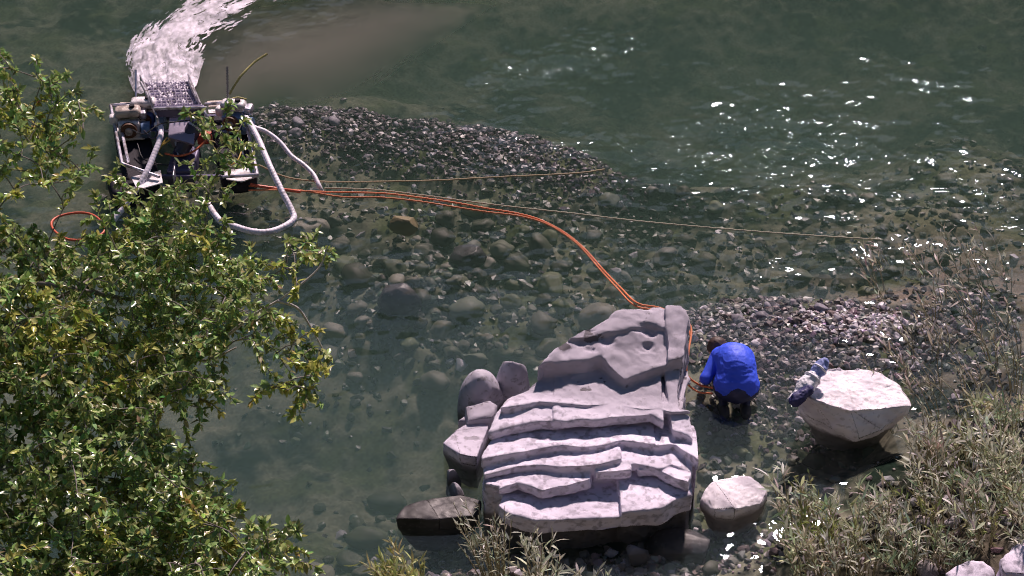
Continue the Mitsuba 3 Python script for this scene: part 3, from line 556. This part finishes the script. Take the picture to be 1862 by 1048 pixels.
engine(238, 244, .22, .15, 'tan_plastic', 'white_plastic', '', 'tan tanked engine with brown recoil cover on the left float')
engine(266, 228, .22, .05, 'white_plastic', 'blue_paint', '', 'white tanked blue pump engine beside the sluice on the left')
engine(428, 232, .22, -.15, 'white_plastic', 'steel_blue', '', 'white tanked steel blue engine on the right float')
# hoses fixed to the dredge
dp('white_hose', tube(spline([D(284,226,.50), D(292,232,.50), D(291,252,.46), D(279,284,.36), D(262,322,.24), D(238,360,.10), D(206,402,-.05)], 12), .032, 12, ribs=.0010), 'hose_white', True)
dp('white_hose', tube(spline([D(447,214,.45), D(455,226,.46), D(470,254,.42), D(491,303,.32), D(513,349,.18), D(530,382,.06), D(534,398,.02), D(517,412,.01), D(488,422,.015), D(458,421,.02), D(430,413,.015), D(405,405,.01), D(392,392,.03), D(376,368,.06)], 12), .034, 12, ribs=.0011), 'hose_white', True)
dp('white_hose', tube(spline([D(450,222,.36), D(463,232,.40), D(484,240,.36), D(508,258,.28), D(530,284,.18), D(552,300,.12), D(570,318,.07), D(580,338,.01), D(586,352,-.08)], 12), .027, 10), 'hose_white', True)
dp('fuel_line', tube(spline([D(304,250,.34), D(296,262,.3), D(288,276,.2), D(296,284,.2)], 8), .010, 8), 'hose_yellow', True)
dp('fuel_line', tube(spline([D(308,246,.34), D(316,248,.36), D(296,264,.3)], 8), .010, 8), 'hose_yellow', True)
dp('air_hose', tube(spline([D(300,279,.26), D(322,284,.26), D(345,279,.28), D(362,268,.30), D(374,256,.34), D(378,244,.30), D(368,240,.26)], 8), .012, 8), 'hose_orange', True)
for pts, r_, m_ in (([D(240,236,.5), D(262,244,.55), D(290,226,.6), D(320,222,.58), D(352,218,.58)], .007, 'cable_black'), ([D(428,228,.55), D(405,236,.45), D(380,246,.35), D(368,262,.25)], .008, 'cable_black'),
    ([D(250,262,.3), D(262,290,.22), D(300,300,.16), D(330,296,.18)], .007, 'cable_black'), ([D(436,246,.35), D(440,268,.3), D(432,292,.25), D(420,300,.22)], .009, 'hose_yellow'), ([D(262,238,.4), D(276,252,.42), D(284,246,.45), D(286,232,.5)], .011, 'hose_black')):
    dp('cable', tube(spline(pts, 8), r_, 6), m_, True)
for a, r_ in ((D(291,252,.46), .038), (D(455,226,.46), .040), (D(463,232,.40), .028)): dp('hose_clamp', at(trimesh.creation.torus(r_, .006, 16, 6), a, 0, .5), 'dark_steel')
# thin lines on the water
def line(key, pts, r, m, text, cat_='rope', z=.02):
    return tag(put(key, tube(spline([D(*p) if len(p) > 2 else D(p[0], p[1], z) for p in pts], 10), r, 7), m, True), text, cat_)
line('air_line', [(452,338,.05),(500,342),(560,348),(640,350),(700,352),(760,359),(830,369),(890,380),(935,387),(980,399),(1025,422),(1062,452),(1098,492),(1130,525,.2),(1160,552,.6),(1205,562,.5),(1254,590,.40),(1252,640,.32),(1249,680,.2),(1272,700,.06),(1300,706,.10)], .010, 'rope_orange', 'orange air line from the dredge to the peak of the slab, upper of two', 'hose', .015)
line('air_line', [(452,346,.05),(540,346),(620,358),(690,359),(760,366),(830,377),(890,386),(940,392),(985,404),(1020,422),(1055,449),(1088,487),(1122,524,.2),(1155,556,.55),(1205,568,.45),(1252,600,.34),(1250,650,.26),(1246,690,.14),(1268,712,.04),(1296,716,.10)], .009, 'rope_orange', 'orange air line running just below the other one to the slab', 'hose', .012)
line('red_hose', [(455,336,.1),(480,340,.06),(510,344),(546,349)], .018, 'red_coil', 'short red hose end floating right of the dredge under the white hoses', 'hose', .02)
line('mooring_rope', [(470,300,.2),(520,322,.05),(580,330),(640,331),(720,330),(800,328),(870,324),(930,321),(1000,318),(1060,314),(1100,308)], .009, 'rope_tan', 'tan rope running level across the gravel shallows right of the dredge')
line('mooring_rope', [(590,342),(680,345),(760,354),(850,366),(930,376),(1040,388),(1160,402),(1290,414),(1400,423),(1500,430),(1600,436)], .008, 'rope_pale', 'thin pale rope slanting across the water toward the ripples at right')
ring = [D(142+48*math.cos(a)+3*math.sin(3*a), 412+25*math.sin(a), .02) for a in np.linspace(0, 2*np.pi*1.04, 60)]
tag(put('hose_coil', tube(ring, .014, 8), 'red_coil', True), 'loop of red hose floating at the left of the dredge', 'hose')
line('stick', [(417,172,.3),(430,150,.42),(442,134,.5),(462,114,.56),(486,98,.62)], .013, 'twig_yellow', 'bent yellow green stick leaning up behind the dredge', 'stick')
line('branch', [(410,186,.36),(430,178,.36),(448,181,.32)], .012, 'twig_yellow', 'short pale yellow stick lying across the right rear of the dredge', 'stick')
line('pole', [(414,246,.2),(414,190,.5),(413,122,.95)], .012, 'pole_wood', 'thin upright grey pole at the right rear of the dredge', 'pole')

# ------------------------------------------------------------------ discharge: white water and silt
def ribbon_mesh(path, nx, wf, zf, keep, seed):
    """A sheet along path; wf(t) the half width; zf(p, t, s) the height; keep(p, t, s) which faces stay."""
    c = spline(path, 64); n = len(c); tt = np.linspace(0, 1, n); tan = np.gradient(c, axis=0); tan /= np.linalg.norm(tan, axis=1, keepdims=True)
    side = np.stack([tan[:, 1], -tan[:, 0], 0*tt], 1); s = np.linspace(-1, 1, nx)
    p = c[:, None]+side[:, None]*(wf(tt)[:, None]*s[None])[..., None]
    S, TT = np.meshgrid(s, tt); p[..., 2] = zf(p, TT, S); i = np.arange(n*nx).reshape(n, nx); k = keep(p, TT, S)
    q = np.stack([i[:-1, :-1], i[:-1, 1:], i[1:, 1:], i[1:, :-1]], -1)[(k[:-1, :-1] & k[1:, 1:])]
    return p.reshape(-1, 3), np.vstack([q[:, [0, 1, 2]], q[:, [0, 2, 3]]])
fpath = [P(300,166,.24), P(299,148,.16), P(298,118,.05), P(304,86,.04), P(330,46,.04), P(386,8,.03), P(480,-35,.02), P(640,-80,.02), P(820,-115,.02)]
fw = lambda t: .23+.80*t+.04*np.sin(t*9)
def fz(p, t, s):
    q = np.stack([s*1.6, t*7, 0*s], -1)
    base = np.interp(t, [0, .08, .2, 1], [.32, .16, .03, .0])
    return base+(.12-.07*t)*(fbm(q*np.array([2.4, 1.6, 1]), 3, 91)-.40)*(1-.4*np.abs(s))+.013*(fbm(q*np.array([12, 8, 1]), 4, 92)-.5)-.06*np.abs(s)**3
def fkeep(p, t, s):
    q = np.stack([s*1.6, t*7, 0*s], -1)
    cover = 1.25-.60*np.clip((t-.05)/.5, 0, 1)-.42*np.abs(s+.15*np.sin(t*20))**2
    return fbm(q*np.array([15, 8, 1]), 5, 93)*.6+fbm(q*np.array([4, 2, 1]), 3, 94)*.4 < cover
v, f = ribbon_mesh(fpath, 320, fw, fz, fkeep, 1)
air = np.clip((fbm(v*np.array([20, 12, 14]), 4, 95)*.6+fbm(v*np.array([7, 4, 5]), 3, 96)*.4-.36)*3.4, 0, 1)[:, None]      # how much air is mixed into the water
tag(put('white_water', (v, f), 'foam_water', True, color=np.array([.27, .265, .29])*(1-air)+np.array([.74, .70, .79])*air), 'foaming white water curving away from the end of the sluice', None, kind='stuff')
def lens(path, wf, zc, th, key, text, shell=0, shells=6):
    c = spline(path, 14); n = len(c); tt = np.linspace(0, 1, n); tan = np.gradient(c, axis=0); tan /= np.linalg.norm(tan, axis=1, keepdims=True)
    side = np.stack([tan[:, 1], -tan[:, 0], 0*tt], 1); a = np.arange(40)*2*np.pi/40; V = []
    for k in range(n):
        e = math.sin(math.pi*min(.999, max(.001, tt[k])))**1.1; w = wf(tt[k])*e
        q = np.stack([np.cos(a)*w, np.sign(np.sin(a))*np.abs(np.sin(a))**3*th*e*(.55+.9*noise(np.stack([np.cos(a)*2.2+7, 0*a+tt[k]*6, 0*a], -1), 4))], 1); q[:, 0] *= 1+.3*(noise(np.stack([np.cos(a)*2+tt[k]*9, np.sin(a)*2, 0*a], -1), 3)-.5)
        V.append(c[k]*[1, 1, 0]+[0, 0, zc]+(side[k]*q[:, :1]+np.array([0, 0, 1.0])*np.minimum(q[:, 1:], .42))*(1-.82*shell/shells))
    V = np.vstack(V); F = []; j = np.arange(40); j2 = (j+1) % 40
    for k in range(n-1): F += [np.stack([k*40+j, k*40+j2, (k+1)*40+j2], 1), np.stack([k*40+j, (k+1)*40+j2, (k+1)*40+j], 1)]
    F += [np.stack([np.zeros(38, int), j[2:], j[1:-1]], 1), np.stack([np.zeros(38, int)+(n-1)*40, (n-1)*40+j[1:-1], (n-1)*40+j[2:]], 1)]
    m = trimesh.Trimesh(V, np.vstack(F), process=False)
    if m.volume < 0: m.invert()
    k = put(key+f'__{shell+1:03d}', m, {'type': 'null'}, True, interior={'type': 'ref', 'id': f'silt_medium_{shell}'}, exterior={'type': 'ref', 'id': f'silt_medium_{shell-1}' if shell else 'water_medium'})
for k in range(6): lens([P(335,160), P(372,118), P(425,75), P(500,45), P(610,15), P(740,-15), P(900,-50)], lambda t: .95+.8*t, -.50, 1.0, 'silt_plume', '', k)
tag('silt_plume', 'brown cloud of silt drifting in the water right of the white discharge', None, kind='stuff')

# ------------------------------------------------------------------ leaves, tree, shrubs
def leaf_mesh(L=.075, W=.028, fold=.25, curl=.18, rows=3):
    t = np.linspace(0, 1, rows+1); w = W/2*np.sin(np.pi*t**.85)**.8; y = t*L; z = -curl*L*t*t
    v, f = [], []
    for k in range(rows+1): v += [[-w[k], y[k], z[k]+w[k]*fold], [0, y[k], z[k]], [w[k], y[k], z[k]+w[k]*fold]]
    for k in range(rows):
        a, b = 3*k, 3*k+3; f += [[a, a+1, b+1], [a, b+1, b], [a+1, a+2, b+2], [a+1, b+2, b+1]]
    return np.array(v), np.array(f)
def leaf_mat(name, trans, gloss, rough_):
    scene[name] = {'type': 'blendbsdf', 'weight': gloss, 'thin': {'type': 'principledthin', 'base_color': VC, 'roughness': .5, 'diff_trans': trans, 'eta': 1.5, 'spec_trans': 0.0},
        'shine': {'type': 'twosided', 'b': {'type': 'principled', 'base_color': VC, 'roughness': rough_, 'specular': .9}}}
leaf_mat('leaf_green', 1.1, .55, .25)
leaf_mat('shrub_leaf', .9, .3, .45)
LEAFS = [leaf_mesh(.072, .034, .3, .15), leaf_mesh(.062, .030, .15, .35), leaf_mesh(.080, .034, .4, .05), leaf_mesh(.055, .028, .2, -.1)]
def orient(d, n):
    y = d/np.linalg.norm(d, axis=-1, keepdims=True); x = np.cross(y, n); x /= np.linalg.norm(x, axis=-1, keepdims=True)+1e-9; z = np.cross(x, y)
    return np.stack([x, y, z], -1)
def leaves(pos, dirs, nors, scale, cols, shapes):
    V, F, C, n = [], [], [], 0
    kind = rng.integers(len(shapes), size=len(pos)); M = orient(dirs, nors)
    for k, (v, f) in enumerate(shapes):
        s = np.nonzero(kind == k)[0]
        if not len(s): continue
        w = np.einsum('kij,nj->kni', M[s], v)*scale[s, None, None]+pos[s, None]
        V.append(w.reshape(-1, 3)); F.append((f[None]+(np.arange(len(s))*len(v))[:, None, None]).reshape(-1, 3)+n); C.append(np.repeat(cols[s], len(v), 0)); n += len(s)*len(v)
    return np.vstack(V), np.vstack(F), np.vstack(C)
# crown: twig tips spread through a volume 2 m deep, thick at the left, thin toward its ragged right edge
MASS = sg.Polygon([(-120,400),(60,430),(150,455),(250,400),(330,388),(400,420),(440,470),(455,520),(420,600),(330,640),(380,690),(370,740),(290,760),(300,830),(390,900),(420,960),(520,985),(540,1010),(470,1120),(-120,1120)])
SPRAYS = [  # (polygon, twigs)
 ([(-80,60),(20,60),(60,110),(120,150),(175,150),(180,240),(120,280),(110,330),(60,310),(-80,330)], 62),
 ([(-80,300),(70,320),(60,440),(-80,440)], 26), ([(100,270),(180,260),(200,330),(160,360),(100,350)], 11),
 ([(200,395),(330,375),(420,350),(440,370),(420,395),(330,410),(220,420)], 11), ([(380,270),(450,260),(455,290),(440,345),(390,345)], 5), ([(300,340),(430,330),(440,400),(260,420)], 8), ([(235,300),(300,290),(320,350),(240,360)], 3), ([(395,230),(455,225),(465,300),(400,310)], 7), ([(0,80),(140,140),(170,260),(0,300)], 22),
 ([(430,540),(500,500),(560,470),(600,440),(610,470),(540,520),(450,570)], 9), ([(540,430),(610,425),(605,490),(560,490)], 7), ([(410,570),(500,560),(600,590),(610,640),(420,640)], 17), ([(520,640),(610,630),(605,710),(530,720)], 11),
 ([(330,620),(470,600),(420,680),(340,740)], 6), ([(450,960),(550,965),(550,1010),(450,1010)], 5), ([(330,850),(390,850),(400,920),(340,930)], 6)]
TR = np.random.default_rng(11)
def inside(poly, count, dist, spread):
    pg = poly if isinstance(poly, sg.Polygon) else sg.Polygon(poly); x0, y0, x1, y1 = pg.bounds; out = []
    while len(out) < count:
        x, y = TR.uniform(x0, x1), TR.uniform(y0, y1)
        if pg.contains(sg.Point(x, y)): out.append(R(x, y, dist+spread*TR.normal()+.0018*(560-y)))
    return out
tips = inside(MASS, 1300, 11.3, .42)
for pg, n_ in SPRAYS: tips += inside([(a-28, b) for a, b in pg], n_, 11.0, .3)
tips = np.array(tips)
# limbs: an invisible-base trunk below the frame, then every twig tip joins the nearest wood
root = np.array([-4.6, 6.9, float(bedz(-4.6, 6.9))])
trunk_pts = spline([root-[0, 0, .3], root+[.1, .3, .5], root+[.3, .7, 1.0], root+[.45, 1.0, 1.5], root+[.5, 1.3, 2.0]], 8)
limb_ends = [(R(200,480,11.9), -.1), (R(400,560,11.6), 0.), (R(280,690,11.9), -.1), (R(340,930,11.7), -.1), (R(100,640,12.1), -.1), (R(20,420,12.4), -.3)]
nodes, wood = [p for p in trunk_pts[6:]], []
for e, lift in limb_ends:
    s = trunk_pts[min(len(trunk_pts)-1, 12+int(TR.integers(20)))]; mid = (s+e)/2+np.array([0, 0, lift]); pts = spline([s, J2(s, mid, .6)+TR.normal(size=3)*.06, mid+TR.normal(size=3)*.08, J2(mid, e, .55)+TR.normal(size=3)*.06, e], 7)
    wood.append(pts); nodes += list(pts[4:])
tree = thing('leafy_tree', 'broad leafy tree with glossy yellow green leaves filling the left side', 'tree')
put('leafy_tree__trunk', tube(trunk_pts, np.linspace(.13, .06, len(trunk_pts)), 12), 'bark', True)
for pts in wood: put('leafy_tree__branch', tube(pts, np.linspace(.026, .008, len(pts)), 8), 'bark', True)
for pts in ([R(380,640,11.3), R(455,577,11.1), R(515,541,11.0), R(578,490,11.0), R(596,448,11.0)], [R(505,548,11.0), R(540,560,11.0), R(562,590,11.05), R(590,640,11.1)], [R(330,650,11.4), R(380,655,11.2), R(430,632,11.1)]):
    put('leafy_tree__bare_twig', tube(spline(pts, 6), np.linspace(.011, .005, (len(pts)-1)*6+1), 6), 'pale_bark', True)
nodes = np.array(nodes); order = np.argsort([np.linalg.norm(nodes-t, axis=1).min() for t in tips]); twigs, LP, LD, LN = [], [], [], []
NB = [nodes]; allp = nodes
for k in order:
    t = tips[k]; d = np.linalg.norm(allp-t, axis=1)+.25*np.clip(allp[:, 2]-t[2], 0, None); a = allp[np.argmin(d)]
    mid = (a+t)/2+np.array([0, 0, .10*np.linalg.norm(t-a)])+TR.normal(size=3)*.05*np.linalg.norm(t-a)
    pts = spline([a, mid, t], 6); twigs.append((pts, .008 if np.linalg.norm(t-a) > .5 else .005)); allp = np.vstack([allp, pts[4::4]])
    out = t-mid; out /= np.linalg.norm(out)+1e-9; out = out*.7+TR.normal(size=3)*.5; out[2] += .15; out /= np.linalg.norm(out)
    shoot = spline([t, t+out*.12+TR.normal(size=3)*.02, t+out*.20+np.array([0, 0, -.04])], 6); twigs.append((shoot, .004))
    line_ = np.vstack([pts[7:], shoot]); n_ = int(TR.integers(42, 60)); u = TR.random(n_)**.8*(len(line_)-1); i0 = np.minimum(u.astype(int), len(line_)-2); base = line_[i0]+(line_[i0+1]-line_[i0])*(u-i0)[:, None]
    dirs = TR.normal(size=(n_, 3))*.8+out*.7+np.array([0, 0, -.25]); nor = TR.normal(size=(n_, 3))*.55+np.array([.1, .25, 1.0])
    LP.append(base); LD.append(dirs); LN.append(nor)
tw = [tube(p, np.linspace(r, r*.5, len(p)), 5, False) for p, r in twigs]
put('leafy_tree__twigs', cat(*tw), 'bark', True); labels['leafy_tree__twigs'] = {'kind': 'stuff'}
LP, LD, LN = np.vstack(LP), np.vstack(LD), np.vstack(LN)
cl = np.array([.31, .42, .15])*TR.uniform(.55, 1.35, (len(LP), 1))*(1+.15*TR.normal(size=(len(LP), 3)))
yel = fbm(LP*1.7, 2, 17) > .60; cl[yel] = cl[yel]*[1.4, 1.2, .8]
cl = np.clip(cl, .01, .5); sc = TR.uniform(.42, 1.0, len(LP))
cam = np.array([0, 0, CAM_H]); size = sc/np.linalg.norm(LP-cam, axis=1); u = (LP-cam); big = np.argsort(-size+TR.random(len(LP))*.02)
# the nearest, largest leaves are single parts; the rest of the crown is one mass
vis = [k for k in big if -3.4 < LP[k, 0]][:280]; rest = np.setdiff1d(np.arange(len(LP)), vis)
v, f, c = leaves(LP[rest], LD[rest], LN[rest], sc[rest], cl[rest], LEAFS)
put('leafy_tree__foliage', (v, f), 'leaf_green', True, color=c); labels['leafy_tree__foliage'] = {'kind': 'stuff'}
for k in vis:
    v, f, c = leaves(LP[[k]], LD[[k]], LN[[k]], sc[[k]], cl[[k]], [LEAFS[k % 4]])
    put('leafy_tree__leaf', (v, f), 'leaf_green', True, color=c)
# pale shrubs and grass on the near shore
NARROW = [leaf_mesh(.085, .016, .2, .2, 3), leaf_mesh(.06, .014, .2, -.1, 3), leaf_mesh(.11, .015, .2, .4, 3)]
def shrub(px, py, h, spread, stems, seed, tone, text, group, key='shore_shrub', dens=14, lean=(0, 0)):
    r = np.random.default_rng(seed); x, y = P(px, py, .1)[:2]; z = float(bedz(x, y)); V, Lp, Ld, Ln = [], [], [], []
    for _ in range(stems):
        a, s = r.uniform(0, 6.28), r.random()**.6*spread; hh = h*r.uniform(.55, 1.1)
        b = np.array([x+.35*s*math.cos(a), y+.35*s*math.sin(a), z-.03]); e = np.array([x+s*math.cos(a)+lean[0]*hh, y+s*math.sin(a)+lean[1]*hh, z+hh])
        p = spline([b, J2(b, e, .5)+[0, 0, hh*.12]+r.normal(size=3)*.02, e+[0, 0, -hh*.05]], 5); V.append(tube(p, np.linspace(.006, .0025, len(p)), 5, False))
        n_ = int(dens*hh/h); u = r.uniform(2, len(p)-1.01, n_); i0 = u.astype(int); Lp.append(p[i0]+(p[i0+1]-p[i0])*(u-i0)[:, None]); Ld.append(r.normal(size=(n_, 3))*.55+(e-b)/hh*.9); Ln.append(r.normal(size=(n_, 3))+[0, 0, .7])
    k = thing(key, text, 'shrub', group)
    put(k+'__stems', cat(*V), 'shrub_stem', True); labels[k+'__stems'] = {'kind': 'stuff'}
    Lp, Ld, Ln = np.vstack(Lp), np.vstack(Ld), np.vstack(Ln); c = np.array(tone)*r.uniform(.6, 1.35, (len(Lp), 1))*(1+.08*r.normal(size=(len(Lp), 3)))
    v, f, c = leaves(Lp, Ld, Ln, r.uniform(.7, 1.3, len(Lp))*r.uniform(.65, 1.35), np.clip(c, .01, .7), NARROW)
    put(k+'__foliage', (v, f), 'shrub_leaf', True, color=c); labels[k+'__foliage'] = {'kind': 'stuff'}
mat('shrub_stem', (.30, .27, .17), .8)
PALE, GREEN, DRY, YEL = (.60, .64, .50), (.34, .42, .28), (.54, .52, .44), (.42, .44, .20)
shrub(905, 1050, .70, .26, 30, 1, PALE, 'pale feathery shrub of upright stems in front of the slab', None, lean=(-.15, .2))
shrub(985, 1062, .52, .22, 18, 2, PALE, 'smaller pale shrub just right of the feathery one before the slab', None, lean=(-.1, .1))
shrub(1075, 1066, .34, .16, 9, 3, PALE, 'sparse pale shoots with small buds under the slab front', None)
shrub(740, 1075, .45, .32, 40, 4, YEL, 'yellow green grass tuft at the bottom edge left of the feathery shrub', None, 'grass_tuft', 22, (-.35, .0))
SH = [(1500,930),(1470,985),(1545,965),(1600,940),(1620,990),(1690,940),(1560,1030),(1650,1040),(1740,900),(1780,960),(1720,1010),(1800,860),(1850,900),(1840,980),(1690,850),(1760,820),(1830,800),(1490,1045),(1800,1050),(1860,1050),(1860,760),(1450,960),(1520,1010),(1720,950),(1760,1000),(1830,930),(1700,800),(1790,740),(1850,700),(1480,940),(1660,1055),(1710,1048),(1570,1060),(1520,1062),(1460,1058),(1640,930),(1780,1020),(1740,1060),(1700,880),(1760,870),(1850,850),(1820,900),(1600,1010),(1680,1010)]
for k, (a, b) in enumerate(SH): shrub(a, b, random.uniform(.25, .62), random.uniform(.15, .34), random.choice([7, 10, 13, 16]), 40+k, [PALE, (.30, .34, .14), GREEN, DRY, PALE, PALE, (.50, .54, .36)][k % 7], 'tangled grey green shrub on the near shore at lower right', 'grey green shrubs on the near shore', lean=(-.25, .1))
SP = [(1660,640),(1730,620),(1790,680),(1700,470),(1760,500),(1640,440),(1830,560),(1850,650),(1720,760),(1620,520),(1690,560),(1780,600),(1840,480),(1750,420),(1810,640),(1640,740),(1700,690),(1760,720),(1690,620),(1830,610),(1780,540),(1720,540),(1800,470),(1850,430),(1670,700),(1600,480)]
for k, (a, b) in enumerate(SP): shrub(a, b, random.uniform(.3, .6), .3, 5, 90+k, DRY, 'sparse dry stems standing in the weedy shallows at right', 'dry stems in the weedy shallows', 'dry_stems', 7, (-.5, .5))
